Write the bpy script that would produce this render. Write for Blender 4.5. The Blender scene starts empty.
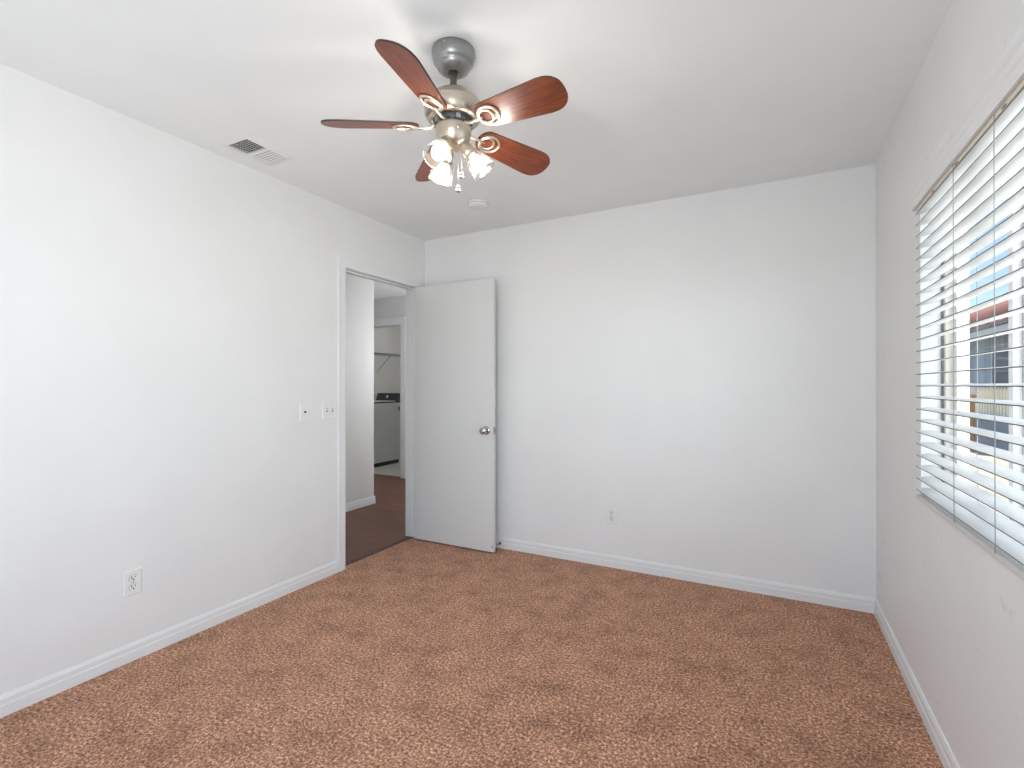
import bpy, bmesh, math, random
from mathutils import Vector, Matrix
random.seed(7)
PI = math.pi
R = math.radians
sc = bpy.context.scene
col = sc.collection

# ------------------------------------------------------------------ camera, sky, sun, exposure
W, H, L = 3.052, 2.44, 3.66          # room width, height, length (window wall at x=W, far wall at y=0)
cam_d = bpy.data.cameras.new('camera')
cam_d.sensor_width = 36.0
cam_d.lens = 491.9 / 1024 * 36.0
cam_d.clip_start = 0.02
cam = bpy.data.objects.new('camera', cam_d)
cam.location = (2.545, -3.284, 1.236)
cam.rotation_euler = (R(90.174), 0, R(27.713))
col.objects.link(cam)
sc.camera = cam

world = bpy.data.worlds.new('sky')
sc.world = world
world.use_nodes = True
wn = world.node_tree.nodes
bg = wn['Background']
sky = wn.new('ShaderNodeTexSky')
sky.sky_type = 'NISHITA'
sky.sun_disc = False
sky.sun_elevation = R(62)
sky.sun_rotation = R(-20)
sky.air_density = 1.0
sky.dust_density = 0.4
sky.ozone_density = 1.6
world.node_tree.links.new(sky.outputs[0], bg.inputs[0])
bg.inputs[1].default_value = 0.15

sun_d = bpy.data.lights.new('sun', 'SUN')
sun_d.energy = 8.0
sun_d.angle = R(0.6)
sun_d.color = (1.0, 0.95, 0.87)
sun = bpy.data.objects.new('sun', sun_d)
sun.rotation_euler = Vector((-0.02, 0.45, 0.9)).to_track_quat('Z', 'Y').to_euler()
sun.location = (0, 0, 12)
col.objects.link(sun)

def area(name, loc, aim, sx, sy, energy, color):
    d = bpy.data.lights.new(name, 'AREA')
    d.shape = 'RECTANGLE'
    d.size, d.size_y, d.energy, d.color = sx, sy, energy, color
    o = bpy.data.objects.new(name, d)
    o.location = loc
    o.rotation_euler = (Vector(loc) - Vector(aim)).to_track_quat('Z', 'Y').to_euler()
    col.objects.link(o)
    return o

def point(name, loc, energy, color, radius=0.05):
    d = bpy.data.lights.new(name, 'POINT')
    d.energy, d.color, d.shadow_soft_size = energy, color, radius
    o = bpy.data.objects.new(name, d)
    o.location = loc
    col.objects.link(o)
    return o

# fill lights added outside the invented opening behind the camera
FILL_TINT = (0.86, 0.945, 1.0)
area('rear_fill', (1.45, -L - 0.50, 0.90), (1.75, -L + 0.9, 2.0), 2.3, 1.4, 17, FILL_TINT)
area('rear_fill_right', (2.4, -L - 0.40, 1.20), (1.0, -L + 1.5, 1.7), 1.0, 1.5, 22, FILL_TINT)
# area lights added over the side yard to boost light through the blind
area('side_yard_fill', (4.15, -2.1, 0.95), (1.5, -1.6, 1.75), 4.0, 2.2, 24, FILL_TINT)
area('side_yard_low_fill', (4.3, -2.1, 0.20), (2.6, -1.8, 2.2), 4.0, 1.2, 72, FILL_TINT)
area('side_yard_high_fill', (4.3, -2.1, 2.0), (2.6, -1.8, 1.0), 4.0, 1.2, 75, FILL_TINT)
# bare fill lights added in the hall and laundry, without fixtures
point('hall_fill', (-0.30, 1.45, 1.55), 21, (0.97, 0.98, 1.0), 0.10)
point('laundry_fill', (-2.3, 2.9, 2.25), 8, (1.0, 0.97, 0.93), 0.10)

sc.view_settings.view_transform = 'Standard'
sc.view_settings.look = 'None'
sc.view_settings.gamma = 1.0
sc.view_settings.use_curve_mapping = False
sc.view_settings.exposure = 0.17

# ------------------------------------------------------------------ materials
def mat(name, color, rough=0.6, metal=0.0, **kw):
    m = bpy.data.materials.new(name)
    m.use_nodes = True
    b = m.node_tree.nodes['Principled BSDF']
    b.inputs['Base Color'].default_value = (*color, 1)
    b.inputs['Roughness'].default_value = rough
    b.inputs['Metallic'].default_value = metal
    for k, v in kw.items():
        b.inputs[k].default_value = v
    return m

def nodes(m):
    return m.node_tree.nodes, m.node_tree.links, m.node_tree.nodes['Principled BSDF']

def tex_noise(m, scale, detail=3, rough=0.55, stretch=None, src='Object'):
    n, l, b = nodes(m)
    tc = n.new('ShaderNodeTexCoord')
    t = n.new('ShaderNodeTexNoise')
    t.inputs['Scale'].default_value = scale
    t.inputs['Detail'].default_value = detail
    t.inputs['Roughness'].default_value = rough
    if stretch:
        mp = n.new('ShaderNodeMapping')
        mp.inputs['Scale'].default_value = stretch
        l.new(tc.outputs[src], mp.inputs[0])
        l.new(mp.outputs[0], t.inputs['Vector'])
    else:
        l.new(tc.outputs[src], t.inputs['Vector'])
    return t

def ramp(m, src, stops):
    n, l, b = nodes(m)
    r = n.new('ShaderNodeValToRGB')
    e = r.color_ramp.elements
    while len(e) < len(stops):
        e.new(0.5)
    for el, (p, c) in zip(e, stops):
        el.position = p
        el.color = (*c, 1) if len(c) == 3 else c
    l.new(src, r.inputs[0])
    return r

def bump(m, src, strength, dist=0.002):
    n, l, b = nodes(m)
    bp = n.new('ShaderNodeBump')
    bp.inputs['Strength'].default_value = strength
    bp.inputs['Distance'].default_value = dist
    l.new(src, bp.inputs['Height'])
    l.new(bp.outputs[0], b.inputs['Normal'])

def painted(name, color, rough=0.55, peel=0.25, vary=0.02):
    m = mat(name, color, rough)
    n, l, b = nodes(m)
    t = tex_noise(m, 2.2, 4)
    lo = tuple(c * (1 - vary) for c in color)
    hi = tuple(min(1, c * (1 + vary)) for c in color)
    r = ramp(m, t.outputs[0], [(0.3, lo), (0.7, hi)])
    l.new(r.outputs[0], b.inputs['Base Color'])
    t2 = tex_noise(m, 130, 2)
    bump(m, t2.outputs[0], peel, 0.0015)
    return m

M = {}
M['wall'] = painted('white_wall_paint', (0.83, 0.83, 0.83), 0.5)
m = M['wall_worn'] = painted('scuffed_white_wall_paint', (0.83, 0.83, 0.83), 0.5)
n, l, b = nodes(m)
t = tex_noise(m, 11, 5, 0.62)
r = ramp(m, t.outputs[0], [(0.66, (1, 1, 1)), (0.76, (0.80, 0.80, 0.79))])
old = b.inputs['Base Color'].links[0].from_socket
mx = n.new('ShaderNodeMix'); mx.data_type = 'RGBA'; mx.blend_type = 'MULTIPLY'; mx.inputs[0].default_value = 1.0
l.new(old, mx.inputs[6]); l.new(r.outputs[0], mx.inputs[7])
l.new(mx.outputs[2], b.inputs['Base Color'])
M['ceiling'] = painted('white_ceiling_paint', (0.90, 0.915, 0.92), 0.8, 0.3)
M['trim'] = painted('white_trim_paint', (0.82, 0.825, 0.83), 0.5, 0.04, 0.015)
M['door'] = painted('white_door_paint', (0.73, 0.73, 0.725), 0.38, 0.08, 0.015)
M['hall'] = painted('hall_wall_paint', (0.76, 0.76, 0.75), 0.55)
M['plastic'] = mat('white_plastic', (0.84, 0.84, 0.83), 0.35)
M['gap'] = mat('dark_slot', (0.03, 0.03, 0.03), 0.7)
M['jack'] = mat('dark_jack', (0.06, 0.055, 0.05), 0.4, 0.6)
M['chrome'] = mat('chrome', (0.55, 0.54, 0.52), 0.10, 1.0)
M['latch'] = mat('latch_brass', (0.42, 0.38, 0.31), 0.3, 1.0)
M['steel'] = mat('steel', (0.45, 0.46, 0.48), 0.35, 1.0)
M['rubber'] = mat('dark_rubber', (0.04, 0.045, 0.05), 0.6)
M['vent_hole'] = mat('duct_darkness', (0.012, 0.011, 0.010), 0.9)

# satin nickel with a faint brushed variation
def nickel(name, color, rough):
    m = mat(name, color, rough, 1.0)
    n, l, b = nodes(m)
    t = tex_noise(m, 40, 2, 0.5, (1, 1, 9))
    r = ramp(m, t.outputs[0], [(0.3, tuple(c * 0.92 for c in color)), (0.7, color)])
    l.new(r.outputs[0], b.inputs['Base Color'])
    return m
M['nickel'] = nickel('satin_nickel', (0.62, 0.55, 0.46), 0.34)
M['canopy'] = nickel('satin_pewter', (0.36, 0.36, 0.35), 0.36)
M['bracket'] = nickel('pale_nickel', (0.80, 0.73, 0.62), 0.35)

# cherry veneer of the blades: grain along local x
m = M['blade'] = mat('cherry_veneer', (0.33, 0.10, 0.045), 0.32)
n, l, b = nodes(m)
t = tex_noise(m, 9, 6, 0.65, (1.2, 14, 14))
r = ramp(m, t.outputs[0], [(0.28, (0.055, 0.014, 0.008)), (0.5, (0.150, 0.036, 0.016)), (0.72, (0.235, 0.068, 0.030))])
l.new(r.outputs[0], b.inputs['Base Color'])
M['blade_edge'] = mat('blade_edge_band', (0.045, 0.022, 0.014), 0.45)

# frosted glass of the lamp shades
m = M['shade'] = bpy.data.materials.new('frosted_glass')
m.use_nodes = True
n, l = m.node_tree.nodes, m.node_tree.links
n.remove(n['Principled BSDF'])
tl = n.new('ShaderNodeBsdfTranslucent'); tl.inputs[0].default_value = (0.95, 0.93, 0.88, 1)
tr = n.new('ShaderNodeBsdfTransparent'); tr.inputs[0].default_value = (0.88, 0.875, 0.86, 1)
gl = n.new('ShaderNodeBsdfGlossy'); gl.inputs['Roughness'].default_value = 0.15
m1 = n.new('ShaderNodeMixShader'); m1.inputs[0].default_value = 0.965
m2 = n.new('ShaderNodeMixShader'); m2.inputs[0].default_value = 0.05
l.new(tl.outputs[0], m1.inputs[1]); l.new(tr.outputs[0], m1.inputs[2])
l.new(m1.outputs[0], m2.inputs[1]); l.new(gl.outputs[0], m2.inputs[2])
l.new(m2.outputs[0], n['Material Output'].inputs[0])
M['bulb'] = mat('glowing_bulb', (1, 0.97, 0.9), 0.4)
M['bulb'].node_tree.nodes['Principled BSDF'].inputs['Emission Color'].default_value = (1.0, 0.93, 0.82, 1)
M['bulb'].node_tree.nodes['Principled BSDF'].inputs['Emission Strength'].default_value = 3.0

# window glass
m = M['glass'] = bpy.data.materials.new('window_glass')
m.use_nodes = True
n, l = m.node_tree.nodes, m.node_tree.links
n.remove(n['Principled BSDF'])
tr = n.new('ShaderNodeBsdfTransparent'); tr.inputs[0].default_value = (0.95, 0.97, 0.97, 1)
gl = n.new('ShaderNodeBsdfGlossy'); gl.inputs['Roughness'].default_value = 0.01
m1 = n.new('ShaderNodeMixShader'); m1.inputs[0].default_value = 0.06
l.new(tr.outputs[0], m1.inputs[1]); l.new(gl.outputs[0], m1.inputs[2])
l.new(m1.outputs[0], n['Material Output'].inputs[0])

# carpet: cut pile, brown flecked with beige and dark tufts
m = M['carpet'] = mat('brown_cut_pile_carpet', (0.33, 0.19, 0.13), 0.95)
n, l, b = nodes(m)
b.inputs['Sheen Weight'].default_value = 0.10
b.inputs['Sheen Roughness'].default_value = 0.6
b.inputs['Sheen Tint'].default_value = (0.95, 0.75, 0.65, 1)
t = tex_noise(m, 90, 4, 0.88)
r = ramp(m, t.outputs[0], [(0.39, (0.10, 0.032, 0.013)), (0.46, (0.33, 0.145, 0.08)), (0.54, (0.52, 0.27, 0.165)), (0.62, (0.95, 0.64, 0.46))])
t2 = tex_noise(m, 6.5, 8, 0.74)
r2 = ramp(m, t2.outputs[0], [(0.34, (0.76, 0.70, 0.66)), (0.50, (1.14, 1.12, 1.10)), (0.66, (1.36, 1.34, 1.32))])
mx = n.new('ShaderNodeMix'); mx.data_type = 'RGBA'; mx.blend_type = 'MULTIPLY'
mx.inputs[0].default_value = 1.0
l.new(r.outputs[0], mx.inputs[6]); l.new(r2.outputs[0], mx.inputs[7])
l.new(mx.outputs[2], b.inputs['Base Color'])
t3 = tex_noise(m, 210, 2, 0.6)
bump(m, t3.outputs[0], 0.9, 0.006)

# hall floor: brown wood planks along y
m = M['wood'] = mat('brown_plank_floor', (0.2, 0.09, 0.06), 0.5)
n, l, b = nodes(m)
tc = n.new('ShaderNodeTexCoord')
mp = n.new('ShaderNodeMapping'); mp.inputs['Rotation'].default_value = (0, 0, R(0))
l.new(tc.outputs['Object'], mp.inputs[0])
br = n.new('ShaderNodeTexBrick')
br.inputs['Scale'].default_value = 1.0
br.inputs['Brick Width'].default_value = 1.1
br.inputs['Row Height'].default_value = 0.125
br.inputs['Mortar Size'].default_value = 0.0016
br.inputs['Color1'].default_value = (0.13, 0.050, 0.030, 1)
br.inputs['Color2'].default_value = (0.18, 0.072, 0.043, 1)
br.inputs['Mortar'].default_value = (0.07, 0.03, 0.02, 1)
l.new(mp.outputs[0], br.inputs[0])
t = tex_noise(m, 5, 6, 0.6, (1.0, 16, 1))
r = ramp(m, t.outputs[0], [(0.3, (0.62, 0.6, 0.58)), (0.7, (1.15, 1.12, 1.1))])
mx = n.new('ShaderNodeMix'); mx.data_type = 'RGBA'; mx.blend_type = 'MULTIPLY'; mx.inputs[0].default_value = 1.0
l.new(br.outputs[0], mx.inputs[6]); l.new(r.outputs[0], mx.inputs[7])
l.new(mx.outputs[2], b.inputs['Base Color'])
M['threshold'] = mat('dark_wood_threshold', (0.075, 0.035, 0.024), 0.5)
m = M['tile'] = mat('pale_floor_tile', (0.6, 0.6, 0.58), 0.35)
n, l, b = nodes(m)
tc = n.new('ShaderNodeTexCoord')
br = n.new('ShaderNodeTexBrick')
br.offset = 0.0
br.inputs['Scale'].default_value = 1.0
br.inputs['Brick Width'].default_value = 0.305
br.inputs['Row Height'].default_value = 0.305
br.inputs['Mortar Size'].default_value = 0.003
br.inputs['Color1'].default_value = (0.66, 0.66, 0.63, 1)
br.inputs['Color2'].default_value = (0.60, 0.60, 0.58, 1)
br.inputs['Mortar'].default_value = (0.45, 0.44, 0.42, 1)
l.new(tc.outputs['Object'], br.inputs[0]); l.new(br.outputs[0], b.inputs['Base Color'])

M['washer'] = mat('white_enamel', (0.62, 0.62, 0.62), 0.3)
M['console'] = mat('charcoal_console', (0.035, 0.035, 0.037), 0.3)
M['lid_glass'] = mat('dark_lid_glass', (0.03, 0.03, 0.032), 0.1)
M['wire'] = mat('vinyl_coated_wire', (0.36, 0.36, 0.36), 0.4)

m = M['slat'] = mat('white_blind_slat', (0.80, 0.80, 0.81), 0.42)
n, l, b = nodes(m)
t = tex_noise(m, 7, 3, 0.6, (1, 0.5, 1))
r = ramp(m, t.outputs[0], [(0.3, (0.60, 0.59, 0.585)), (0.7, (0.69, 0.68, 0.67))])
l.new(r.outputs[0], b.inputs['Base Color'])
M['slat_edge'] = mat('shaded_slat_edge', (0.13, 0.125, 0.12), 0.7)  # backlit shade put into the colour of the white slat edges
M['headrail'] = mat('cream_headrail', (0.80, 0.74, 0.64), 0.45)
M['cord'] = mat('grey_blind_cord', (0.40, 0.40, 0.41), 0.8)
M['vinyl'] = mat('cream_vinyl_frame', (0.72, 0.69, 0.63), 0.4)
M['vinyl_white'] = mat('white_vinyl_sash', (0.82, 0.82, 0.81), 0.4)
M['dull_grey'] = mat('matte_grey', (0.25, 0.25, 0.25), 0.7)

m = M['siding'] = mat('blue_grey_siding', (0.20, 0.28, 0.36), 0.7)
n, l, b = nodes(m)
t = tex_noise(m, 1.4, 3, 0.5, (1, 3, 0.2))
r = ramp(m, t.outputs[0], [(0.3, (0.20, 0.29, 0.39)), (0.7, (0.42, 0.53, 0.63))])
l.new(r.outputs[0], b.inputs['Base Color'])
M['roof'] = mat('red_roof_tile', (0.36, 0.12, 0.09), 0.8)
M['fascia'] = mat('white_fascia', (0.8, 0.8, 0.78), 0.6)
M['dark_pane'] = mat('dark_window_pane', (0.07, 0.11, 0.17), 0.6)
M['cream'] = mat('cream_fence_paint', (0.86, 0.78, 0.60), 0.7)
M['blue_block'] = mat('blue_grey_block', (0.11, 0.16, 0.24), 0.8)
M['globe'] = mat('white_globe', (0.85, 0.85, 0.82), 0.4)
M['orange_post'] = mat('orange_clay', (0.55, 0.23, 0.07), 0.8)
m = M['concrete'] = painted('pale_concrete', (0.42, 0.38, 0.32), 0.9, 0.2, 0.08)

# ------------------------------------------------------------------ mesh helpers
def bx(bm, x0, x1, y0, y1, z0, z1, mi=0):
    vs = [bm.verts.new((x, y, z)) for z in (z0, z1) for y in (y0, y1) for x in (x0, x1)]
    fs = []
    for q in ((0, 2, 3, 1), (4, 5, 7, 6), (0, 1, 5, 4), (2, 6, 7, 3), (0, 4, 6, 2), (1, 3, 7, 5)):
        f = bm.faces.new([vs[i] for i in q]); f.material_index = mi
        fs.append(f)
    return fs

def lathe(bm, prof, seg=48, mi=0, mx=None):
    rings = []
    for r_, z in prof:
        if r_ < 1e-6:
            v = bm.verts.new((0, 0, z)); rings.append([v])
        else:
            rings.append([bm.verts.new((r_ * math.cos(2 * PI * k / seg), r_ * math.sin(2 * PI * k / seg), z)) for k in range(seg)])
    new = [v for q in rings for v in q]
    for a, b_ in zip(rings, rings[1:]):
        for k in range(seg):
            k2 = (k + 1) % seg
            if len(a) == 1 and len(b_) == 1: continue
            if len(a) == 1: vs = [a[0], b_[k2], b_[k]]
            elif len(b_) == 1: vs = [a[k], a[k2], b_[0]]
            else: vs = [a[k], a[k2], b_[k2], b_[k]]
            f = bm.faces.new(vs); f.smooth = True; f.material_index = mi
    if mx is not None:
        bmesh.ops.transform(bm, matrix=mx, verts=new)
    return new

def tube(bm, pts, rad, seg=10, closed=False, mi=0):
    pts = [Vector(p) for p in pts]
    n_ = len(pts)
    rings = []
    prev = None
    for i, p in enumerate(pts):
        if closed:
            d = pts[(i + 1) % n_] - pts[(i - 1) % n_]
        else:
            d = pts[min(i + 1, n_ - 1)] - pts[max(i - 1, 0)]
        d.normalize()
        if prev is None:
            u = d.orthogonal().normalized()
        else:
            u = (prev - d * prev.dot(d)).normalized()
        prev = u
        v = d.cross(u)
        r_ = rad[i] if isinstance(rad, (list, tuple)) else rad
        rings.append([bm.verts.new(p + (u * math.cos(2 * PI * k / seg) + v * math.sin(2 * PI * k / seg)) * r_) for k in range(seg)])
    pairs = list(zip(rings, rings[1:])) + ([(rings[-1], rings[0])] if closed else [])
    for a, b_ in pairs:
        for k in range(seg):
            k2 = (k + 1) % seg
            f = bm.faces.new([a[k], a[k2], b_[k2], b_[k]]); f.smooth = True; f.material_index = mi
    if not closed:
        for rg, rev in ((rings[0], True), (rings[-1], False)):
            f = bm.faces.new(list(reversed(rg)) if rev else rg); f.material_index = mi

def sphere(bm, c, r_, mi=0, u=20, v=12, scale=(1, 1, 1)):
    res = bmesh.ops.create_uvsphere(bm, u_segments=u, v_segments=v, radius=r_, matrix=Matrix.Translation(c) @ Matrix.Diagonal((*scale, 1)))
    for vv in res['verts']:
        for f in vv.link_faces:
            f.smooth = True; f.material_index = mi

def prism(bm, poly, z0, z1, mi=0, mi_side=None, bevel=None):
    lo = [bm.verts.new((x, y, z0)) for x, y in poly]
    hi = [bm.verts.new((x, y, z1)) for x, y in poly]
    f = bm.faces.new(list(reversed(lo))); f.material_index = mi
    f = bm.faces.new(hi); f.material_index = mi
    n_ = len(poly)
    for k in range(n_):
        k2 = (k + 1) % n_
        f = bm.faces.new([lo[k], lo[k2], hi[k2], hi[k]])
        f.material_index = mi if mi_side is None else mi_side

def sweep(bm, prof, axis_pts, up=(0, 0, 1), nrm=(1, 0, 0), mi=0):
    """extrude a closed (d, z) profile between two points; d along nrm, z along up"""
    up, nrm = Vector(up), Vector(nrm)
    rings = [[bm.verts.new(Vector(p) + nrm * d + up * z) for d, z in prof] for p in axis_pts]
    n_ = len(prof)
    for a, b_ in zip(rings, rings[1:]):
        for k in range(n_):
            k2 = (k + 1) % n_
            f = bm.faces.new([a[k], a[k2], b_[k2], b_[k]]); f.material_index = mi
    for rg in (rings[0], rings[-1]):
        f = bm.faces.new(rg); f.material_index = mi

def obj(name, bm, mats, parent=None, loc=None, bevel=0.0, segs=2):
    bmesh.ops.recalc_face_normals(bm, faces=bm.faces)
    me = bpy.data.meshes.new(name)
    bm.to_mesh(me); bm.free()
    for m_ in (mats if isinstance(mats, (list, tuple)) else [mats]):
        me.materials.append(M[m_])
    o = bpy.data.objects.new(name, me)
    col.objects.link(o)
    if parent is not None: o.parent = parent
    if loc is not None: o.location = loc
    if bevel:
        bv = o.modifiers.new('bevel', 'BEVEL')
        bv.width, bv.segments, bv.limit_method, bv.angle_limit = bevel, segs, 'ANGLE', R(40)
    return o

def tag(o, label=None, cat=None, group=None, kind=None):
    if label: o['label'] = label
    if cat: o['category'] = cat
    if group: o['group'] = group
    if kind: o['kind'] = kind
    return o

def thing(name, loc, label, cat, group=None, kind=None, rot=(0, 0, 0)):
    o = bpy.data.objects.new(name, None)
    o.empty_display_size = 0.1
    o.location = loc; o.rotation_euler = rot
    col.objects.link(o)
    return tag(o, label, cat, group, kind)

def struct(name, bm, mats, label, cat, bevel=0.0):
    return tag(obj(name, bm, mats, bevel=bevel), label, cat, None, 'structure')

def BM(): return bmesh.new()

def copy_tree(o, parent=None):
    c = o.copy(); col.objects.link(c)
    if parent is not None: c.parent = parent
    for ch in list(o.children): copy_tree(ch, c)
    return c

# ------------------------------------------------------------------ the room shell
WT = 0.115                                   # partition thickness
DY0, DY1, DZ = -0.868, -0.105, 2.030         # clear doorway in the left wall
JB = 0.018                                   # jamb board

bm = BM(); bx(bm, -0.030, W, -L, 0, -0.012, 0)
struct('floor', bm, 'carpet', 'brown flecked cut pile carpet covering the bedroom floor', 'floor')
bm = BM(); bx(bm, -4.2, W + 0.17, -L - 0.15, 4.2, H, H + 0.12)
struct('ceiling', bm, 'ceiling', 'flat white ceiling with the fan hanging from it', 'ceiling')

bm = BM()
bx(bm, -WT, 0, -L, DY0 - JB, -0.012, H)
bx(bm, -WT, 0, DY0 - JB, DY1 + JB, DZ + JB, H)
bx(bm, -WT, 0, DY1 + JB, 0, -0.012, H)
struct('wall_left', bm, 'wall', 'white left wall with the doorway to the hall', 'wall')
bm = BM(); bx(bm, -WT, W + 0.17, 0, 0.115, -0.012, H)
struct('wall_back', bm, 'wall', 'white far wall behind the open door', 'wall')

WY0, WY1, WZ0, WZ1 = -2.73, -0.900, 0.795, 1.945      # window opening in the right wall
bm = BM()
bx(bm, W, W + 0.135, WY1, 0, -0.3, H)
bx(bm, W, W + 0.135, -L - 0.15, WY0, -0.3, H)
bx(bm, W, W + 0.135, WY0, WY1, -0.3, WZ0)
bx(bm, W, W + 0.135, WY0, WY1, WZ1, H)
struct('wall_right', bm, 'wall_worn', 'white right wall holding the window', 'wall')

RX0, RX1, RZ0, RZ1 = 0.30, 2.85, 0.40, 2.30             # opening invented behind the camera to admit the added fill
bm = BM()
bx(bm, -WT, RX0, -L - 0.15, -L, -0.3, H)
bx(bm, RX1, W, -L - 0.15, -L, -0.3, H)
bx(bm, RX0, RX1, -L - 0.15, -L, -0.3, RZ0)
bx(bm, RX0, RX1, -L - 0.15, -L, RZ1, H)
struct('wall_front', bm, 'wall', 'white wall behind the camera', 'wall')

# baseboards: flat face, thin groove, stepped cap
BP = [(0, 0), (0.012, 0), (0.012, 0.043), (0.0095, 0.046), (0.0095, 0.066), (0.005, 0.078), (0, 0.080)]
def baseboard(name, p0, p1, nrm, label, m_='trim'):
    bm = BM(); sweep(bm, BP, [p0, p1], nrm=nrm)
    return struct(name, bm, m_, label, 'baseboard')
baseboard('baseboard_left', (0, -L, 0), (0, DY0 - 0.061, 0), (1, 0, 0), 'white baseboard along the left wall')
baseboard('baseboard_back', (0.0, 0, 0), (W, 0, 0), (0, -1, 0), 'white baseboard along the far wall')
baseboard('baseboard_right', (W, -L, 0), (W, -0.012, 0), (-1, 0, 0), 'white baseboard under the window wall')

# door casing and jamb
bm = BM()
CP = [(0, 0), (0.010, 0), (0.012, 0.006), (0.012, 0.046), (0.014, 0.052), (0.014, 0.060), (0, 0.060)]
ci = 0.002
sweep(bm, CP, [(0, DY0 - ci, 0), (0, DY0 - ci, DZ + ci)], up=(0, -1, 0), nrm=(1, 0, 0))
sweep(bm, CP, [(0, DY1 + ci, 0), (0, DY1 + ci, DZ + ci)], up=(0, 1, 0), nrm=(1, 0, 0))
sweep(bm, CP, [(0, DY0 - ci - 0.060, DZ + ci), (0, DY1 + ci + 0.060, DZ + ci)], up=(0, 0, 1.1), nrm=(1, 0, 0))
struct('trim_1', bm, 'trim', 'white door casing framing the bedroom doorway', 'door casing')
bm = BM()
bx(bm, -WT, 0, DY0 - JB, DY0, 0, DZ + JB)
bx(bm, -WT, 0, DY1, DY1 + JB, 0, DZ + JB)
bx(bm, -WT, 0, DY0, DY1, DZ, DZ + JB)
# door stop strips
bx(bm, -0.075, -0.040, DY0, DY0 + 0.010, 0, DZ)
bx(bm, -0.075, -0.040, DY1 - 0.010, DY1, 0, DZ)
bx(bm, -0.075, -0.040, DY0 + 0.010, DY1 - 0.010, DZ - 0.010, DZ)
jamb = struct('trim_2', bm, 'trim', 'white door jamb lining the bedroom doorway', 'door jamb')
bm = BM()
bx(bm, -0.034, 0.0, DY0 - 0.0005, DY0 + 0.0012, 0.872, 0.936)
bx(bm, 0.0, 0.0035, DY0 - 0.0018, DY0 + 0.0012, 0.885, 0.923)
obj('strike_plate', bm, 'latch', jamb)
bm = BM(); bx(bm, -0.075, -0.030, DY0, DY1, -0.012, 0.003)
struct('trim_3', bm, 'threshold', 'dark wooden threshold strip between carpet and hall floor', 'threshold', bevel=0.004)

# ------------------------------------------------------------------ the open door
dx0, dx1, dy0, dy1 = 0.019, 0.743, -0.151, -0.116
door = thing('door_1', (dx0, dy1, 0), 'plain white flush door standing open against the far wall', 'door', kind='structure')
off = Vector((dx0, dy1, 0))
def dbx(bm, x0, x1, y0, y1, z0, z1, mi=0):
    return bx(bm, x0 - dx0, x1 - dx0, y0 - dy1, y1 - dy1, z0, z1, mi)
bm = BM(); dbx(bm, dx0, dx1, dy0, dy1, 0.010, 2.026)
obj('door_leaf', bm, 'door', door, bevel=0.0015)
# knob on both faces (lathe along y)
KX, KZ = dx1 - 0.058, 0.904
def knob(side):
    bm = BM()
    mx = Matrix.Translation((KX - dx0, (dy0 if side < 0 else dy1) - dy1, KZ)) @ Matrix.Rotation(R(90) if side < 0 else R(-90), 4, 'X')
    lathe(bm, [(0.0, 0.030), (0.010, 0.031), (0.012, 0.034), (0.020, 0.038), (0.0255, 0.046), (0.0265, 0.053), (0.0235, 0.061), (0.016, 0.065), (0.0, 0.0665)], 32, mx=mx)
    lathe(bm, [(0.0125, 0.008), (0.0115, 0.034)], 24, mx=mx)
    k = obj('door_knob', bm, 'chrome', door)
    bm = BM()
    lathe(bm, [(0.0, 0.0), (0.0325, 0.0), (0.0325, 0.003), (0.029, 0.0075), (0.018, 0.010), (0.0, 0.010)], 32, mx=mx)
    obj('rose', bm, 'chrome', k)
    if side < 0:
        bm = BM(); lathe(bm, [(0, 0.0665), (0.0035, 0.0665), (0.0035, 0.0690), (0, 0.0690)], 16, mx=mx)
        obj('lock_button', bm, 'latch', k)
knob(-1); knob(1)
bm = BM()
dbx(bm, dx1 - 0.0005, dx1 + 0.0012, dy0 + 0.005, dy1 - 0.005, KZ - 0.029, KZ + 0.029)
dbx(bm, dx1, dx1 + 0.010, dy0 + 0.011, dy1 - 0.011, KZ - 0.009, KZ + 0.009)
tag(obj('latch_plate', bm, 'latch', door), 'dark metal latch plate on the door edge')
for hz in (0.24, 1.02, 1.80):
    bm = BM()
    tube(bm, [(0.0125 - dx0, -0.004, hz - 0.045), (0.0125 - dx0, -0.004, hz + 0.045)], 0.0055, 12)
    bx(bm, -0.001, 0.0, dy0 - dy1, -0.004, hz - 0.044, hz + 0.044)
    obj('hinge', bm, 'trim', door)
bm = BM(); dbx(bm, dx1 - 0.011, dx1 - 0.006, dy0 - 0.0006, dy0 + 0.001, 0.040, 0.062)
tag(obj('bumper_mark', bm, 'gap', door), 'small dark slot near the bottom corner')

# ------------------------------------------------------------------ hall and laundry beyond the doorway
HX, HY = -1.157, 0.632         # opposite hall wall and its outside corner
LY, LX0, LX1 = 1.885, -2.72, -1.858   # laundry doorway wall
FZ = -0.006
bm = BM(); bx(bm, -2.9, -0.075, -3.2, LY + 0.115, -0.03, FZ)
o = struct('floor_hall', bm, 'wood', 'brown wood plank floor of the hall', 'floor')
bm = BM(); bx(bm, -3.45, -1.2, LY + 0.06, 3.9, -0.03, FZ + 0.004)
struct('floor_laundry', bm, 'tile', 'pale tiled floor of the laundry room', 'floor')
bm = BM(); bx(bm, -2.9, HX, -3.2, HY, -0.03, H)
struct('wall_hall', bm, 'hall', 'white hall wall ending in an outside corner', 'wall')
bm = BM()
bx(bm, LX1, 0.0, LY, LY + 0.115, -0.03, H)
bx(bm, -3.0, LX0, LY, LY + 0.115, -0.03, H)
bx(bm, LX0, LX1, LY, LY + 0.115, 2.052, H)
struct('wall_laundry', bm, 'hall', 'white hall end wall around the laundry doorway', 'wall')
bm = BM()
bx(bm, -WT, 0.0, 0.115, LY, -0.03, H)
bx(bm, HX, -WT, -3.3, -3.2, -0.03, H)
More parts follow.
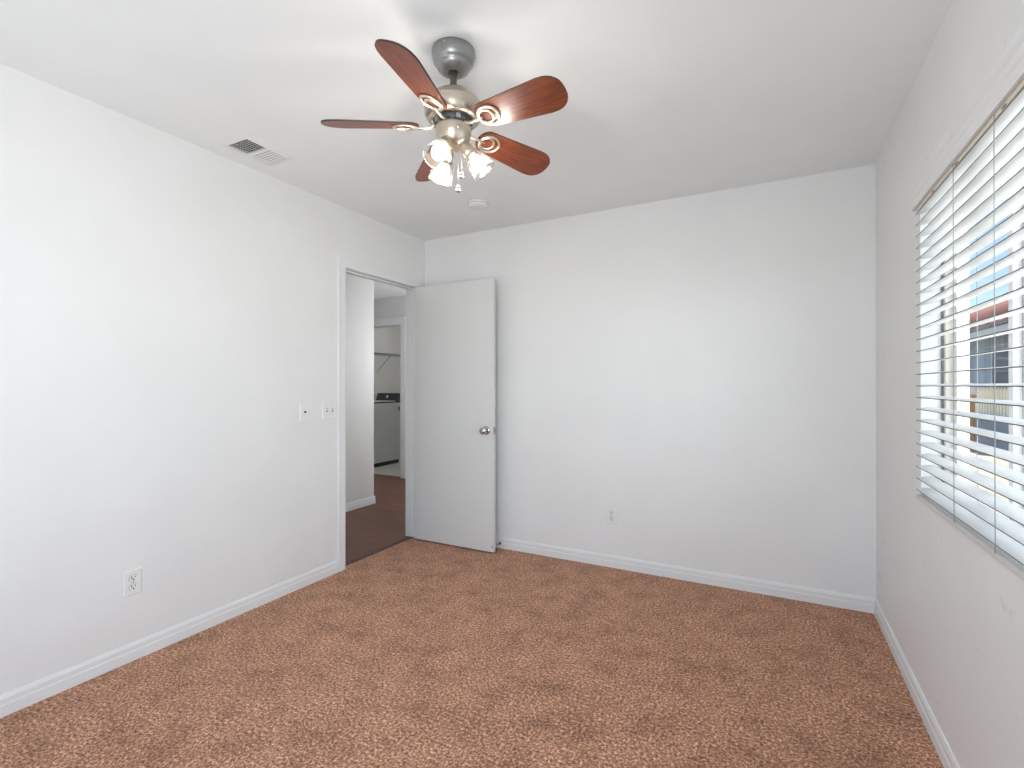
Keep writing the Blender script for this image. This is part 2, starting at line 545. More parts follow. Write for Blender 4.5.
bx(bm, -3.0, -2.9, HY - 0.1, LY, -0.03, H)
struct('wall_hall_side', bm, 'hall', 'white walls closing the hall around the corner', 'wall')
bm = BM()
bx(bm, -3.56, -3.45, LY + 0.115, 4.0, -0.03, H)
bx(bm, -3.56, -1.0, 3.9, 4.0, -0.03, H)
bx(bm, -1.2, -1.1, LY + 0.115, 4.0, -0.03, H)
struct('wall_laundry_inner', bm, 'hall', 'white inner walls of the laundry room behind the shelf', 'wall')
baseboard('baseboard_hall', (HX, -3.2, FZ), (HX, HY + 0.012, FZ), (1, 0, 0), 'white baseboard along the hall wall')
bm = BM()
CP2 = [(0, 0), (0.012, 0), (0.014, 0.010), (0.014, 0.074), (0.018, 0.080), (0.018, 0.086), (0, 0.086)]
sweep(bm, CP2, [(LX1, LY, FZ), (LX1, LY, 2.052)], up=(1, 0, 0), nrm=(0, -1, 0))
sweep(bm, CP2, [(LX0, LY, FZ), (LX0, LY, 2.052)], up=(-1, 0, 0), nrm=(0, -1, 0))
sweep(bm, CP2, [(LX0 - 0.086, LY, 2.052), (LX1 + 0.086, LY, 2.052)], up=(0, 0, 1.2), nrm=(0, -1, 0))
struct('trim_4', bm, 'trim', 'white casing around the laundry doorway at the end of the hall', 'door casing')
baseboard('baseboard_laundry', (LX1 + 0.086, LY, FZ), (-WT, LY, FZ), (0, -1, 0), 'white baseboard beside the laundry doorway')

# washing machine, its side towards the hall
wx0, wx1, wy0, wy1 = -3.30, -2.735, 2.24, 2.895
wsh = thing('washing_machine', (wx1, wy0, FZ), 'white top loading washing machine with charcoal console in the laundry room', 'washing machine')
def wbx(bm, x0, x1, y0, y1, z0, z1, mi=0):
    return bx(bm, x0 - wx1, x1 - wx1, y0 - wy0, y1 - wy0, z0 - FZ, z1 - FZ, mi)
bm = BM(); wbx(bm, wx0, wx1, wy0, wy1, 0.055, 0.935)
obj('body', bm, 'washer', wsh, bevel=0.012, segs=3)
bm = BM(); wbx(bm, wx0 + 0.02, wx1 - 0.012, wy0 + 0.02, wy1 - 0.02, FZ + 0.004, 0.057)  # shadow under the machine painted as a black base
tag(obj('base', bm, 'gap', wsh), 'recessed base, its toe-kick shade put in as black')
bm = BM(); wbx(bm, wx0, wx1, wy0, wy1, 0.937, 0.962)
obj('top_panel', bm, 'washer', wsh, bevel=0.008, segs=3)
bm = BM(); wbx(bm, wx0 + 0.03, wx1 - 0.004, wy0 + 0.004, wy1 - 0.12, 0.963, 0.982)
lid = tag(obj('lid', bm, 'lid_glass', wsh, bevel=0.004), 'dark glass lid')
bm = BM()
wbx(bm, wx0 + 0.02, wx1 + 0.001, wy0 - 0.003, wy1 - 0.11, 0.983, 0.993)
obj('lid_rim', bm, 'washer', lid, bevel=0.003)
# console: wedge prism along x with white end caps
bm = BM()
prof = [(wy1 - 0.11, 0.962), (wy1 - 0.085, 1.000), (wy1 - 0.045, 1.105), (wy1 - 0.03, 1.113), (wy1, 1.113), (wy1, 0.962)]
sweep(bm, [(y - wy0, z - FZ) for y, z in prof], [(wx0 + 0.125 - wx1, 0, 0), (-0.0, 0, 0)], up=(0, 0, 1), nrm=(0, 1, 0))
con = tag(obj('console', bm, 'console', wsh, bevel=0.004), 'charcoal control console')
bm = BM()
sweep(bm, [(y - wy0, z - FZ) for y, z in [(wy1 - 0.13, 0.962), (wy1 - 0.10, 1.0), (wy1 - 0.06, 1.09), (wy1 - 0.03, 1.10), (wy1, 1.10), (wy1, 0.962)]],
      [(wx0 - wx1, 0, 0), (wx0 + 0.125 - wx1, 0, 0)], up=(0, 0, 1), nrm=(0, 1, 0))
obj('console_end', bm, 'washer', con, bevel=0.004)
bm = BM()
kd = Vector((0, -1, 0.38)).normalized()
mx = Matrix.Translation((-0.20, wy1 - 0.066 - wy0, 1.050 - FZ)) @ kd.to_track_quat('Z', 'Y').to_matrix().to_4x4()
lathe(bm, [(0, -0.004), (0.026, -0.004), (0.026, 0.012), (0.022, 0.026), (0, 0.028)], 28, mx=mx)
obj('dial', bm, 'chrome', con)
bm = BM(); bx(bm, -0.0005, 0.0012, wy1 - wy0 - 0.045, wy1 - wy0 - 0.015, 0.83 - FZ, 0.90 - FZ)
tag(obj('badge', bm, 'gap', wsh), 'small black badge on the side')

# wire shelf on the laundry wall
sx0, sx1, sz = -3.45, -3.145, 1.775
shelf = thing('wire_shelf', (sx0, 2.6, sz), 'white wire shelf on the laundry wall above the washing machine', 'shelf')
def S(x, y, z): return (x - sx0, y - 2.6, z - sz)
bm = BM()
for k in range(47):
    y = 2.62 + k * 0.0254
    tube(bm, [S(sx0 + 0.004, y, sz), S(sx1, y, sz), S(sx1 + 0.002, y, sz - 0.040)], 0.0016, 6)
for x, z in ((sx0 + 0.01, sz - 0.003), (sx0 + 0.15, sz - 0.003), (sx1, sz - 0.003), (sx1 + 0.002, sz - 0.042), (sx1 + 0.002, sz - 0.021)):
    tube(bm, [S(x, 2.605, z), S(x, 3.80, z)], 0.0032, 8)
obj('wire_deck', bm, 'wire', shelf)
bm = BM(); tube(bm, [S(sx1, 3.14, sz - 0.03), S(sx0 + 0.004, 3.14, sz - 0.29), S(sx0 + 0.004, 3.14, sz - 0.33)], 0.006, 8)
tag(obj('support_bracket', bm, 'steel', shelf), 'diagonal grey support bracket')
for y in (2.95, 3.65):
    bm = BM(); tube(bm, [S(sx0 + 0.002, y, sz), S(sx0 + 0.03, y, sz)], 0.007, 8)
    obj('wall_clip', bm, 'wire', shelf)

# ------------------------------------------------------------------ window in the right wall
win = thing('window_1', (W + 0.10, WY1, WZ0), 'sliding window with cream vinyl frame behind the white blind', 'window', kind='structure')
def V(bm, x0, x1, y0, y1, z0, z1, mi=0):
    return bx(bm, x0 - W - 0.10, x1 - W - 0.10, y0 - WY1, y1 - WY1, z0 - WZ0, z1 - WZ0, mi)
def ring(bm, x0, x1, ya, yb, za, zb, w_):
    V(bm, x0, x1, ya, ya + w_, za, zb); V(bm, x0, x1, yb - w_, yb, za, zb)
    V(bm, x0, x1, ya + w_, yb - w_, za, za + w_); V(bm, x0, x1, ya + w_, yb - w_, zb - w_, zb)
bm = BM(); ring(bm, W + 0.066, W + 0.134, WY0, WY1, WZ0, WZ1, 0.030)
obj('window_frame', bm, 'vinyl', win, bevel=0.003)
bm = BM(); ring(bm, W + 0.060, W + 0.067, WY0, WY1, WZ0, WZ1, 0.010)  # grey strip all round the frame
tag(obj('edging', bm, 'dull_grey', win), 'grey weatherstrip')
for (ya, yb, xo) in ((-1.425, WY1 - 0.030, 0.090), (-2.215, -1.415, 0.111), (WY0 + 0.030, -2.205, 0.090)):
    bm = BM(); ring(bm, W + xo, W + xo + 0.020, ya, yb, WZ0 + 0.030, WZ1 - 0.030, 0.030)
    sash = obj('sash', bm, 'vinyl_white', win, bevel=0.002)
    bm = BM(); V(bm, W + xo + 0.009, W + xo + 0.013, ya + 0.028, yb - 0.028, WZ0 + 0.058, WZ1 - 0.058)
    obj('glass_pane', bm, 'glass', sash)

# the venetian blind
BY0, BY1 = WY0 + 0.006, WY1 - 0.006
BX = W + 0.010                                  # slat centre line
blind = thing('venetian_blind', (W, BY1, WZ0), 'white two inch venetian blind hanging open in the window', 'window blind')
def P(x, y, z): return (x - W, y - BY1, z - WZ0)
def pb(bm, x0, x1, y0, y1, z0, z1, mi=0):
    return bx(bm, x0 - W, x1 - W, y0 - BY1, y1 - BY1, z0 - WZ0, z1 - WZ0, mi)
SL = [1.8880 - 0.0436 * k for k in range(25)]
bm = BM()
for z in SL:
    hw, th, crown = 0.025, 0.0028, 0.0012
    top, bot = [], []
    nx = 6
    for i in range(nx + 1):
        u = -1 + 2 * i / nx
        zc = z + crown * (1 - u * u) + (u + 1) * hw * math.tan(R(7))
        top.append((BX + u * hw, zc + th / 2)); bot.append((BX + u * hw, zc - th / 2))
    loop = top + bot[::-1]
    rings = [[bm.verts.new(P(x, yy, zz)) for x, zz in loop] for yy in (BY0, BY1)]
    n_ = len(loop)
    for k in range(n_):
        k2 = (k + 1) % n_
        f = bm.faces.new([rings[0][k], rings[0][k2], rings[1][k2], rings[1][k]])
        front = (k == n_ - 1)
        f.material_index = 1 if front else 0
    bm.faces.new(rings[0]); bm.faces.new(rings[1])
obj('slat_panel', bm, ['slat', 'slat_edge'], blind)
bm = BM(); pb(bm, W - 0.012, W + 0.042, BY0, BY1, 1.8990, 1.940)
obj('headrail', bm, 'headrail', blind, bevel=0.002)
bm = BM(); pb(bm, BX - 0.026, BX + 0.026, BY0, BY1, 0.806, 0.824)
obj('bottom_rail', bm, 'slat', blind, bevel=0.004, segs=3)
# valance: moulded front board with mitred returns
VP_ = [(0.006, 0), (0.022, 0), (0.024, 0.010), (0.024, 0.030), (0.028, 0.036), (0.030, 0.052), (0.036, 0.060), (0.040, 0.068), (0.041, 0.078), (0.006, 0.078)]
vy0, vy1 = WY0 - 0.035, -0.868
bm = BM()
FRONT = [(0.014, 0.0)] + VP_[1:9] + [(0.026, 0.078), (0.014, 0.05)]
sweep(bm, FRONT, [P(W, vy1 - 0.02, 1.912), P(W, vy0 + 0.02, 1.912)], nrm=(-1, 0, 0))
RET = [(0.0005, 0.0)] + VP_[1:9] + [(0.0005, 0.078)]
sweep(bm, RET, [P(W, vy1, 1.912), P(W, vy1 - 0.02, 1.912)], nrm=(-1, 0, 0))
sweep(bm, RET, [P(W, vy0 + 0.02, 1.912), P(W, vy0, 1.912)], nrm=(-1, 0, 0))
obj('valance', bm, 'trim', blind)
for y in (-1.348, -1.655, -1.98, -2.30):
    for x in (BX - 0.0268, BX + 0.0268):
        bm = BM(); tube(bm, [P(x, y, 0.822), P(x, y, 1.905)], 0.0011, 6)
        obj('ladder_cord', bm, 'cord', blind)
    bm = BM()
    mx = Matrix.Translation(P(BX - 0.010, y, 0.806))
    lathe(bm, [(0, 0.001), (0.007, 0.001), (0.007, -0.003), (0.005, -0.005), (0, -0.005)], 16, mx=mx)
    obj('cord_button', bm, 'plastic', blind)
for y in (-1.12, -1.36, -1.70, -2.05):
    bm = BM()
    pb(bm, W - 0.0135, W - 0.0118, y - 0.012, y + 0.012, 1.9005, 1.9045)
    tag(obj('valance_clip', bm, 'dull_grey', blind), 'dark valance clip')

# ------------------------------------------------------------------ ceiling fan
FX, FY = 1.535, -1.815
fan = thing('ceiling_fan', (FX, FY, H), 'five blade ceiling fan with cherry blades, nickel motor and three lit lamps', 'ceiling fan')
def Z(z): return z - H
bm = BM()
lathe(bm, [(0.0, 0.0), (0.0765, 0.0), (0.0770, -0.006), (0.0765, -0.024), (0.0735, -0.038), (0.067, -0.049), (0.0610, -0.0525),
           (0.0600, -0.057), (0.0555, -0.067), (0.0465, -0.0725), (0.0445, -0.075), (0.036, -0.079), (0.0235, -0.080), (0.0215, -0.078), (0.0215, -0.055), (0.0, -0.055)], 64)
can = obj('canopy', bm, 'canopy', fan)
for a in (40, 160, 280):
    bm = BM()
    mx = Matrix.Rotation(R(a), 4, 'Z') @ Matrix.Translation((0.0765, 0, -0.013)) @ Matrix.Rotation(R(90), 4, 'Y')
    lathe(bm, [(0, 0.004), (0.003, 0.0035), (0.004, 0.002), (0.004, -0.001)], 12, mx=mx)
    obj('screw', bm, 'steel', can)
bm = BM(); lathe(bm, [(0, -0.056), (0.0202, -0.056), (0.0202, -0.060), (0.0, -0.060)], 32)
tag(obj('hanger_ball', bm, 'gap', can), 'dark hanger ball inside the canopy')
bm = BM(); lathe(bm, [(0.0128, -0.058), (0.0128, -0.140), (0.017, -0.143), (0.017, -0.150), (0.0, -0.150)], 28)
obj('downrod', bm, 'nickel', fan)
bm = BM()
lathe(bm, [(0.0, Z(2.2930)), (0.022, Z(2.2930)), (0.045, Z(2.2895)), (0.068, Z(2.2800)), (0.087, Z(2.2650)), (0.098, Z(2.2510)), (0.1015, Z(2.2440)),
           (0.1045, Z(2.2425)), (0.1055, Z(2.2390)), (0.1045, Z(2.2360)), (0.1055, Z(2.2260)), (0.1035, Z(2.2100)), (0.097, Z(2.1960)), (0.088, Z(2.1880)), (0.079, Z(2.1850)), (0.076, Z(2.1855)), (0.0, Z(2.1855))], 72)
obj('motor_housing', bm, 'nickel', fan)
bm = BM()
lathe(bm, [(0.0, Z(2.1860)), (0.073, Z(2.1860)), (0.073, Z(2.1800)), (0.068, Z(2.1680)), (0.0, Z(2.1680))], 48)
fly = tag(obj('flywheel', bm, 'rubber', fan), 'black flywheel below the motor')
for k in range(5):
    bm = BM()
    a = R(-5.58 + 36 + 72 * k)
    bx(bm, 0.060, 0.0735, -0.008, 0.008, Z(2.1675), Z(2.1835))
    bmesh.ops.transform(bm, matrix=Matrix.Rotation(a, 4, 'Z'), verts=bm.verts)
    tag(obj('bracket_tab', bm, 'steel', fly, bevel=0.002), 'grey metal tab')
bm = BM()
lathe(bm, [(0.0, Z(2.1685)), (0.058, Z(2.1685)), (0.0625, Z(2.1660)), (0.064, Z(2.1600)), (0.0635, Z(2.1420)), (0.060, Z(2.1260)), (0.052, Z(2.1100)), (0.040, Z(2.0970)), (0.026, Z(2.0880)), (0.012, Z(2.0840)), (0.0, Z(2.0840))], 56)
hub = obj('light_hub', bm, 'nickel', fan)
bm = BM()
ca = math.atan2(-3.284 - FY, 2.545 - FX)
mx = Matrix.Rotation(ca + R(14), 4, 'Z') @ Matrix.Translation((0.0632, 0, Z(2.1400))) @ Matrix.Rotation(R(96), 4, 'Y')
lathe(bm, [(0, 0.004), (0.003, 0.004), (0.0045, 0.0025), (0.0045, -0.003)], 14, mx=mx)
obj('screw', bm, 'chrome', hub)

# blades: one built along local +x, then copied
BR0, BR1, BZ = 0.1165, 0.4576, Z(2.1677)
PITCH = R(-18.66)
DROOP = 0.0286
TILTM = Matrix.Rotation(-0.0273, 3, 'X') @ Matrix.Rotation(0.0119, 3, 'Y')
def blade_outline():
    pts = []
    def halfw(x):
        t_ = (x - BR0) / (BR1 - BR0)
        return 0.0461 + 0.0206 * min(1, t_ / 0.85)
    n1 = 14
    # root: soft semicircle, tip: rounded, wider
    rr = 0.044; tr_ = 0.0764
    for k in range(n1 + 1):
        a = R(90) + PI * k / n1
        pts.append((BR0 + rr * 0.85 + rr * 0.85 * math.cos(a), halfw(BR0 + rr) * math.sin(a)))
    w1 = halfw(BR1 - tr_)
    for k in range(n1 + 1):
        a = R(-90) + PI * k / n1
        c, s = math.cos(a), math.sin(a)
        e = 0.80
        pts.append((BR1 - tr_ + tr_ * math.copysign(abs(c) ** e, c), w1 * math.copysign(abs(s) ** e, s)))
    return pts
bm = BM()
prism(bm, blade_outline(), -0.003, 0.003, 0, 1)
rotm = Matrix.Translation((0, 0, BZ)) @ Matrix.Rotation(DROOP, 4, 'Y') @ Matrix.Rotation(PITCH, 4, 'X')
bmesh.ops.transform(bm, matrix=rotm, verts=bm.verts)
blade0 = obj('blade', bm, ['blade', 'blade_edge'], fan)
# bracket: arm from the flywheel with two nested rings screwed under the blade
bm = BM()
def BP_(x, y, dz): return rotm @ Vector((x, y, -0.003 + dz))
arm = [Vector((0.054, 0, Z(2.174))), Vector((0.066, 0, Z(2.165))), Vector((0.080, 0.0, Z(2.157))), Vector((0.096, 0, Z(2.155))), BP_(0.112, 0, -0.006), BP_(0.142, 0, -0.004)]
tube(bm, arm, [0.0075, 0.0068, 0.006, 0.0058, 0.0055, 0.005], 10)
def ringpts(cx, rx, ry): return [BP_(cx - 0.010 + rx * math.cos(2 * PI * k / 40), ry * math.sin(2 * PI * k / 40), -0.0038) for k in range(40)]
tube(bm, ringpts(0.176, 0.040, 0.036), 0.0050, 8, True)
tube(bm, ringpts(0.166, 0.027, 0.025), 0.0042, 8, True)
br0 = obj('blade_bracket', bm, 'bracket', fan)
BA0 = -5.58
for k in range(5):
    a = R(BA0 + 72 * k)
    for src in (blade0, br0):
        o = src if k == 0 else src.copy()
        if k: col.objects.link(o)
        o.parent = fan
        o.rotation_euler = (TILTM @ Matrix.Rotation(a, 3, 'Z')).to_euler()
# three lamps
def lamp(az):
    d = Vector((math.sin(TILT) * math.cos(az), math.sin(TILT) * math.sin(az), -math.cos(TILT)))
    p0 = Vector((0.028 * math.cos(az), 0.028 * math.sin(az), Z(2.114)))
    mx = Matrix.Translation(p0) @ d.to_track_quat('Z', 'Y').to_matrix().to_4x4()
    bm = BM()
    lathe(bm, [(0.0, 0.0), (0.0185, 0.0), (0.0195, 0.022), (0.0235, 0.030), (0.0245, 0.050), (0.0235, 0.060), (0.0, 0.060)], 36, mx=mx)
    s = obj('lamp_socket', bm, 'nickel', fan)
    bm = BM()
    lathe(bm, [(0.0245, 0.052), (0.030, 0.056), (0.0355, 0.068), (0.039, 0.085), (0.042, 0.105), (0.0455, 0.126), (0.047, 0.132), (0.0455, 0.134), (0.0435, 0.128),
               (0.0400, 0.105), (0.037, 0.085), (0.0335, 0.069), (0.028, 0.058), (0.0245, 0.055)], 48, mx=mx)
    obj('lamp_shade', bm, 'shade', s)
    bm = BM()
    lathe(bm, [(0.012, 0.055), (0.013, 0.066), (0.020, 0.078), (0.0265, 0.092), (0.0275, 0.102), (0.023, 0.114), (0.012, 0.121), (0.0, 0.123)], 28, mx=mx)
    obj('bulb', bm, 'bulb', s)
    lp = point('fan_lamp_light', (0, 0, 0), 3.8, (1.0, 0.955, 0.89), 0.03)
    lp.parent = fan
    lp.location = mx @ Vector((0, 0, 0.140))
TILT = R(39)
for az in (-33, 87, 207):
    lamp(ca + R(az))
# pull chains
rt = Vector((0.885, 0.465, 0))
for off_, zb in ((0.017, 1.945), (0.029, 1.995)):
    base = rt * off_
    bm = BM()
    tube(bm, [(base.x, base.y, Z(2.098)), (base.x, base.y, Z(zb + 0.012))], 0.0011, 6)
    ch = obj('pull_chain', bm, 'bracket', fan)
    bm = BM()
    sphere(bm, (base.x, base.y, Z(zb + 0.008)), 0.0065)
    lathe(bm, [(0, 0.002), (0.0075, 0.0), (0.0095, -0.006), (0.0085, -0.012), (0.0, -0.013)], 20, mx=Matrix.Translation((base.x, base.y, Z(zb))))
    obj('pull_knob', bm, 'steel', ch)

# ------------------------------------------------------------------ smoke detector, vent
sd = thing('smoke_detector', (0.842, -0.517, H), 'round white smoke detector on the ceiling beyond the fan', 'smoke detector')
bm = BM(); lathe(bm, [(0, 0), (0.066, 0), (0.066, -0.008), (0.060, -0.010), (0, -0.010)], 48)
obj('base_plate', bm, 'plastic', sd)
bm = BM(); lathe(bm, [(0, -0.013), (0.063, -0.013), (0.064, -0.018), (0.061, -0.026), (0.050, -0.0315), (0.02, -0.0335), (0, -0.0335)], 48)
cv = obj('cover', bm, 'plastic', sd)
bm = BM(); lathe(bm, [(0, -0.009), (0.057, -0.009), (0.057, -0.0145), (0, -0.0145)], 40)
tag(obj('vent_slot', bm, 'dull_grey', sd), 'grey slot between cover and base')
bm = BM(); lathe(bm, [(0, -0.033), (0.008, -0.033), (0.008, -0.0352), (0, -0.0355)], 20)
obj('test_button', bm, 'plastic', cv)

VX0, VX1, VY0, VY1 = 0.118, 0.337, -1.813, -1.512
vent = thing('ceiling_vent', ((VX0 + VX1) / 2, (VY0 + VY1) / 2, H), 'white rectangular air register on the ceiling near the left wall', 'ceiling vent')
vcx, vcy = (VX0 + VX1) / 2, (VY0 + VY1) / 2
hx, hy = (VX1 - VX0) / 2, (VY1 - VY0) / 2
bm = BM()
ix, iy = hx - 0.038, hy - 0.036
def slope(bm, o_, i_, zo, zi):
    a = [bm.verts.new((sx * o_[0], sy * o_[1], zo)) for sx, sy in ((-1, -1), (1, -1), (1, 1), (-1, 1))]
    c = [bm.verts.new((sx * i_[0], sy * i_[1], zi)) for sx, sy in ((-1, -1), (1, -1), (1, 1), (-1, 1))]
    for k in range(4):
        bm.faces.new([a[k], a[(k + 1) % 4], c[(k + 1) % 4], c[k]])
slope(bm, (hx, hy), (hx, hy), 0, -0.002)
slope(bm, (hx, hy), (hx - 0.026, hy - 0.026), -0.002, -0.007)
slope(bm, (hx - 0.026, hy - 0.026), (ix, iy), -0.007, -0.010)
slope(bm, (ix, iy), (ix, iy), -0.010, -0.0005)
bmesh.ops.remove_doubles(bm, verts=bm.verts, dist=1e-5)
bx(bm, -ix, ix, -0.007, 0.007, -0.0105, -0.001)
obj('register_frame', bm, 'plastic', vent)
bm = BM(); bx(bm, -ix, ix, -iy, iy, -0.0006, -0.0001)
tag(obj('duct_opening', bm, 'vent_hole', vent), 'dark duct behind the louvers')
def louvers(y0, y1, ang, n_):
    bm = BM()
    for k in range(n_):
        y = y0 + (k + 0.5) * (y1 - y0) / n_
        mx = Matrix.Translation((0, y, -0.0058)) @ Matrix.Rotation(ang, 4, 'X')
        fs = bx(bm, -ix, ix, -0.0052, 0.0052, -0.0004, 0.0004)
        vs = list({v for f in fs for v in f.verts})
        bmesh.ops.transform(bm, matrix=mx, verts=vs)
    return bm
obj('louver_bank', louvers(-iy, -0.007, R(58), 8), 'plastic', vent)
obj('louver_bank', louvers(0.007, iy, R(-20), 6), 'plastic', vent)
bm = BM()
for k in range(7):
    x = -ix + (k + 0.5) * 2 * ix / 7
    bx(bm, x - 0.0005, x + 0.0005, -iy, -0.007, -0.0030, -0.0008)
obj('deflector_bank', bm, 'plastic', vent)

# ------------------------------------------------------------------ outlets and plates
def plate_geo(w_, h_):
    bm = BM()
    z0, z1 = 0.0, 0.0055
    a, b_ = w_ / 2, h_ / 2
    e = 0.004
    lo = [(-a, -b_), (a, -b_), (a, b_), (-a, b_)]
    hi = [(-a + e, -b_ + e), (a - e, -b_ + e), (a - e, b_ - e), (-a + e, b_ - e)]
    v0 = [bm.verts.new((x, y, 0)) for x, y in lo]
    v1 = [bm.verts.new((x, y, 0.0025)) for x, y in lo]
    v2 = [bm.verts.new((x, y, z1)) for x, y in hi]
    bm.faces.new(v0[::-1]); bm.faces.new(v2)
    for A, B in ((v0, v1), (v1, v2)):
        for k in range(4): bm.faces.new([A[k], A[(k + 1) % 4], B[(k + 1) % 4], B[k]])
    return bm
def outlet(loc, rot, label):
    t_ = thing('wall_outlet', loc, label, 'electrical outlet', 'white wall outlets', rot=rot)
    obj('cover_plate', plate_geo(0.070, 0.114), 'plastic', t_)
    for s in (1, -1):
        bm = BM()
        pts = []
        for k in range(28):
            a = 2 * PI * k / 28
            pts.append((0.0168 * math.cos(a), s * 0.0195 + max(-0.0135, min(0.0135, 0.0168 * math.sin(a)))))
        prism(bm, pts, 0.004, 0.0078)
        rc = obj('receptacle', bm, 'plastic', t_)
        bm = BM()
        bx(bm, -0.0082, -0.0049, s * 0.0195 - 0.0015, s * 0.0195 + 0.0085, 0.0070, 0.0082)
        bx(bm, 0.0049, 0.0080, s * 0.0195 + 0.0005, s * 0.0195 + 0.0075, 0.0070, 0.0081)
        lathe(bm, [(0, 0.0070), (0.0034, 0.0070), (0.0034, 0.0082), (0, 0.0082)], 12, mx=Matrix.Translation((0, s * 0.0195 - 0.0075, 0)))
        tag(obj('plug_slot', bm, 'gap', rc), 'dark plug holes')
        bm = BM()
        pts2 = [(x * 1.06, s * 0.0195 + (y - s * 0.0195) * 1.07) for x, y in pts]
        prism(bm, pts2, 0.004, 0.0060)
        tag(obj('receptacle_gap', bm, 'dull_grey', rc), 'grey gap around the receptacle')
    bm = BM(); lathe(bm, [(0.0032, 0.005), (0.0032, 0.0062), (0, 0.0066)], 14)
    obj('screw', bm, 'steel', t_)
    return t_
ROT_L = (R(90), 0, R(90))       # plate normal +x, local y up
ROT_B = (R(90), 0, 0)           # plate normal -y
outlet((0, -2.115, 0.351), ROT_L, 'white duplex outlet low on the left wall')
outlet((1.586, 0, 0.350), ROT_B, 'white duplex outlet low on the far wall')
cp = thing('cable_plate', (0, -1.192, 1.074), 'white single wall plate with one dark cable jack', 'wall plate', rot=ROT_L)
obj('cover_plate', plate_geo(0.070, 0.114), 'plastic', cp)
bm = BM()
lathe(bm, [(0.0062, 0.005), (0.0062, 0.0085), (0.0048, 0.009), (0.0048, 0.0150), (0.0, 0.0150)], 18, mx=Matrix.Translation((-0.002, -0.001, 0)))
tag(obj('cable_jack', bm, 'jack', cp), 'dark metal cable jack')
for s in (1, -1):
    bm = BM(); lathe(bm, [(0.0028, 0.005), (0.0028, 0.0061), (0, 0.0064)], 12, mx=Matrix.Translation((0, s * 0.042, 0)))
    obj('screw', bm, 'plastic', cp)
sw = thing('light_switch', (0, -1.000, 1.076), 'white double toggle light switch beside the doorway', 'light switch', rot=ROT_L)
obj('cover_plate', plate_geo(0.116, 0.114), 'plastic', sw)
for x in (-0.023, 0.023):
    bm = BM(); bx(bm, x - 0.006, x + 0.006, -0.0125, 0.0125, 0.0050, 0.0060)
    tag(obj('switch_slot', bm, 'dull_grey', sw), 'grey slot around the toggle')
    bm = BM()
    sweep(bm, [(-0.0045, 0.0), (0.0045, 0.0), (0.0035, 0.015), (-0.0035, 0.015)], [(x, 0, 0.0055), (x, 0.0001, 0.0056)], up=(0, 0.5, 0.86), nrm=(1, 0, 0)) if False else None
    fs = bx(bm, -0.0045, 0.0045, -0.004, 0.004, 0.0, 0.014)
    bmesh.ops.transform(bm, matrix=Matrix.Translation((x, 0.0, 0.005)) @ Matrix.Rotation(R(-28), 4, 'X'), verts=bm.verts)
    obj('toggle', bm, 'plastic', sw)
    for s in (1, -1):
        bm = BM(); lathe(bm, [(0.0028, 0.005), (0.0028, 0.0061), (0, 0.0064)], 12, mx=Matrix.Translation((x, s * 0.030, 0)))
        obj('screw', bm, 'steel', sw)

# spring door stop on the far baseboard
ds = thing('door_stop', (0.722, -0.012, 0.036), 'small metal spring door stop on the far baseboard behind the door edge', 'door stop')
mxs = Matrix.Rotation(R(90), 4, 'X')
bm = BM(); lathe(bm, [(0, 0), (0.0115, 0), (0.0115, 0.003), (0.008, 0.008), (0.0, 0.009)], 24, mx=mxs)
tag(obj('flange', bm, 'rubber', ds), 'dark round mounting flange')
bm = BM()
pts = []
for k in range(12 * 12 + 1):
    a = 2 * PI * k / 12
    pts.append((0.0048 * math.cos(a), -(0.008 + 0.058 * k / 144), 0.0048 * math.sin(a)))
tube(bm, pts, 0.0013, 6)
obj('spring', bm, 'steel', ds)
bm = BM(); lathe(bm, [(0, 0.064), (0.0075, 0.065), (0.008, 0.076), (0.006, 0.079), (0, 0.079)], 20, mx=mxs)
obj('bumper_tip', bm, 'plastic', ds)

# ------------------------------------------------------------------ outside the window
bm = BM(); bx(bm, W + 0.135, 40, -30, 60, -0.4, -0.15)
struct('ground', bm, 'concrete', 'pale concrete ground outside the window', 'ground')
nh = thing('neighbouring_house', (8.0, 12, -0.15), 'blue grey neighbouring house with red tile roof seen through the blind', 'house')
def N(bm, x0, x1, y0, y1, z0, z1, mi=0): return bx(bm, x0 - 8.0, x1 - 8.0, y0 - 12, y1 - 12, z0 + 0.15, z1 + 0.15, mi)
bm = BM(); N(bm, 8.0, 15, 3, 26, -0.15, 2.75)
obj('house_wall', bm, 'siding', nh)
bm = BM()
sweep(bm, [(-0.55, 2.90), (-0.55, 2.96), (4.0, 5.5), (8.0, 2.96), (8.0, 2.90)], [(0, 2.5 - 12, 0), (0, 26.5 - 12, 0)], nrm=(1, 0, 0))
for k in range(46):
    z0 = 2.93
    y = 2.6 - 12 + k * 0.52
    tube(bm, [(-0.55, y, 2.99), (4.0, y, 5.53)], 0.08, 6)
obj('roof', bm, 'roof', nh)
bm = BM(); N(bm, 7.42, 7.47, 2.5, 26.5, 2.46, 2.68); N(bm, 7.47, 8.0, 2.5, 26.5, 2.76, 2.80)
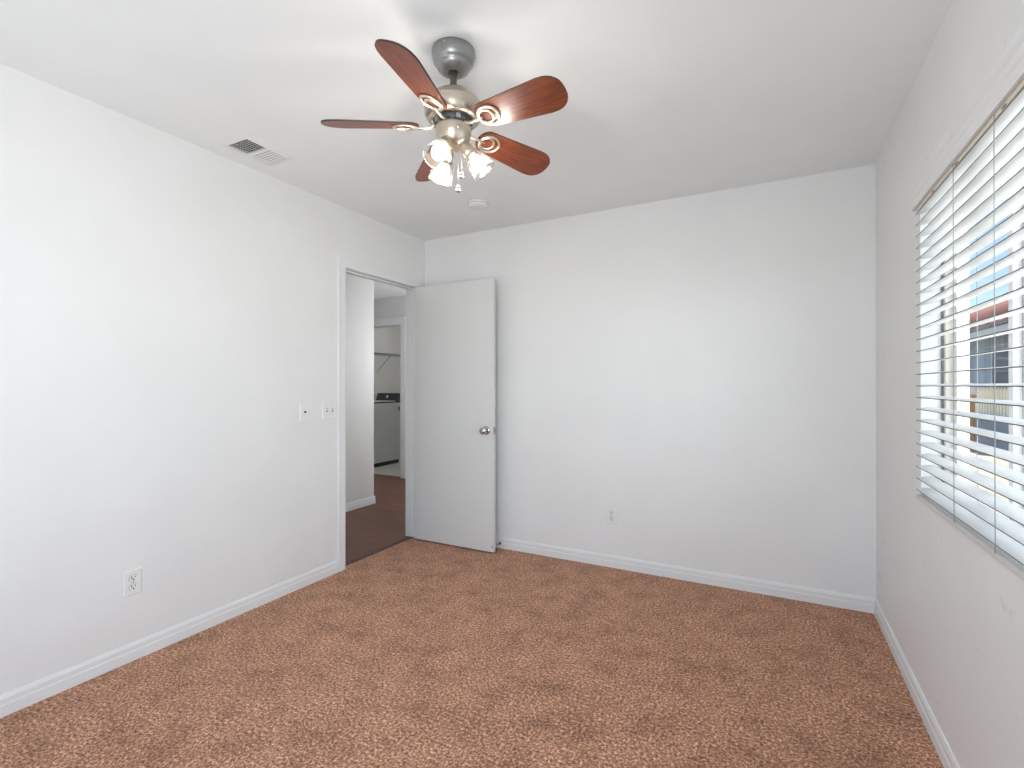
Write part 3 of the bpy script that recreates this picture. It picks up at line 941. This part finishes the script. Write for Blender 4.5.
obj('fascia', bm, 'fascia', nh)
bm = BM(); tube(bm, [(-0.60, 2.5 - 12, 2.86), (-0.60, 26.5 - 12, 2.86)], 0.035, 8)
tag(obj('gutter', bm, 'dark_pane', nh), 'dark gutter')
for y in (5.5, 9.5, 12.4, 14.3, 17.5):
    bm = BM()
    N(bm, 7.95, 8.0, y - 0.65, y - 0.58, 0.85, 2.2); N(bm, 7.95, 8.0, y + 0.58, y + 0.65, 0.85, 2.2)
    N(bm, 7.95, 8.0, y - 0.65, y + 0.65, 2.13, 2.2); N(bm, 7.95, 8.0, y - 0.65, y + 0.65, 0.85, 0.92)
    f = obj('house_window', bm, 'fascia', nh)
    bm = BM(); N(bm, 7.97, 7.995, y - 0.6, y + 0.6, 0.9, 2.15)
    obj('pane', bm, 'dark_pane', f)
fx = 6.6
fence = thing('picket_fence', (fx, 9, -0.15), 'cream picket fence on a blue grey block wall outside the window', 'fence')
bm = BM(); bx(bm, -0.08, 0.08, -6, 8, 0, 0.80)
tag(obj('block_wall', bm, 'blue_block', fence), 'low blue grey block wall')
bm = BM()
for k in range(94):
    y = -5.95 + k * 0.148
    prism_pts = [(y - 0.045, 0.78), (y + 0.045, 0.78), (y + 0.045, 1.27), (y, 1.35), (y - 0.045, 1.27)]
    sweep(bm, [(a, z) for a, z in prism_pts], [(-0.012, 0, 0), (0.012, 0, 0)], nrm=(0, 1, 0))
bx(bm, 0.012, 0.04, -6, 8, 0.86, 0.92); bx(bm, 0.012, 0.04, -6, 8, 1.14, 1.20)
obj('picket_panel', bm, 'cream', fence)
gl_ = thing('garden_lamp', (6.3, 10.45, -0.15), 'white globe garden lamp on an orange clay post beside the picket fence', 'garden lamp')
bm = BM(); lathe(bm, [(0, 0), (0.10, 0), (0.10, 0.04), (0.07, 0.06), (0.065, 1.12), (0.09, 1.15), (0.09, 1.18), (0, 1.18)], 20)
obj('post', bm, 'orange_post', gl_)
bm = BM(); sphere(bm, (0, 0, 1.30), 0.13)
obj('globe', bm, 'globe', gl_)
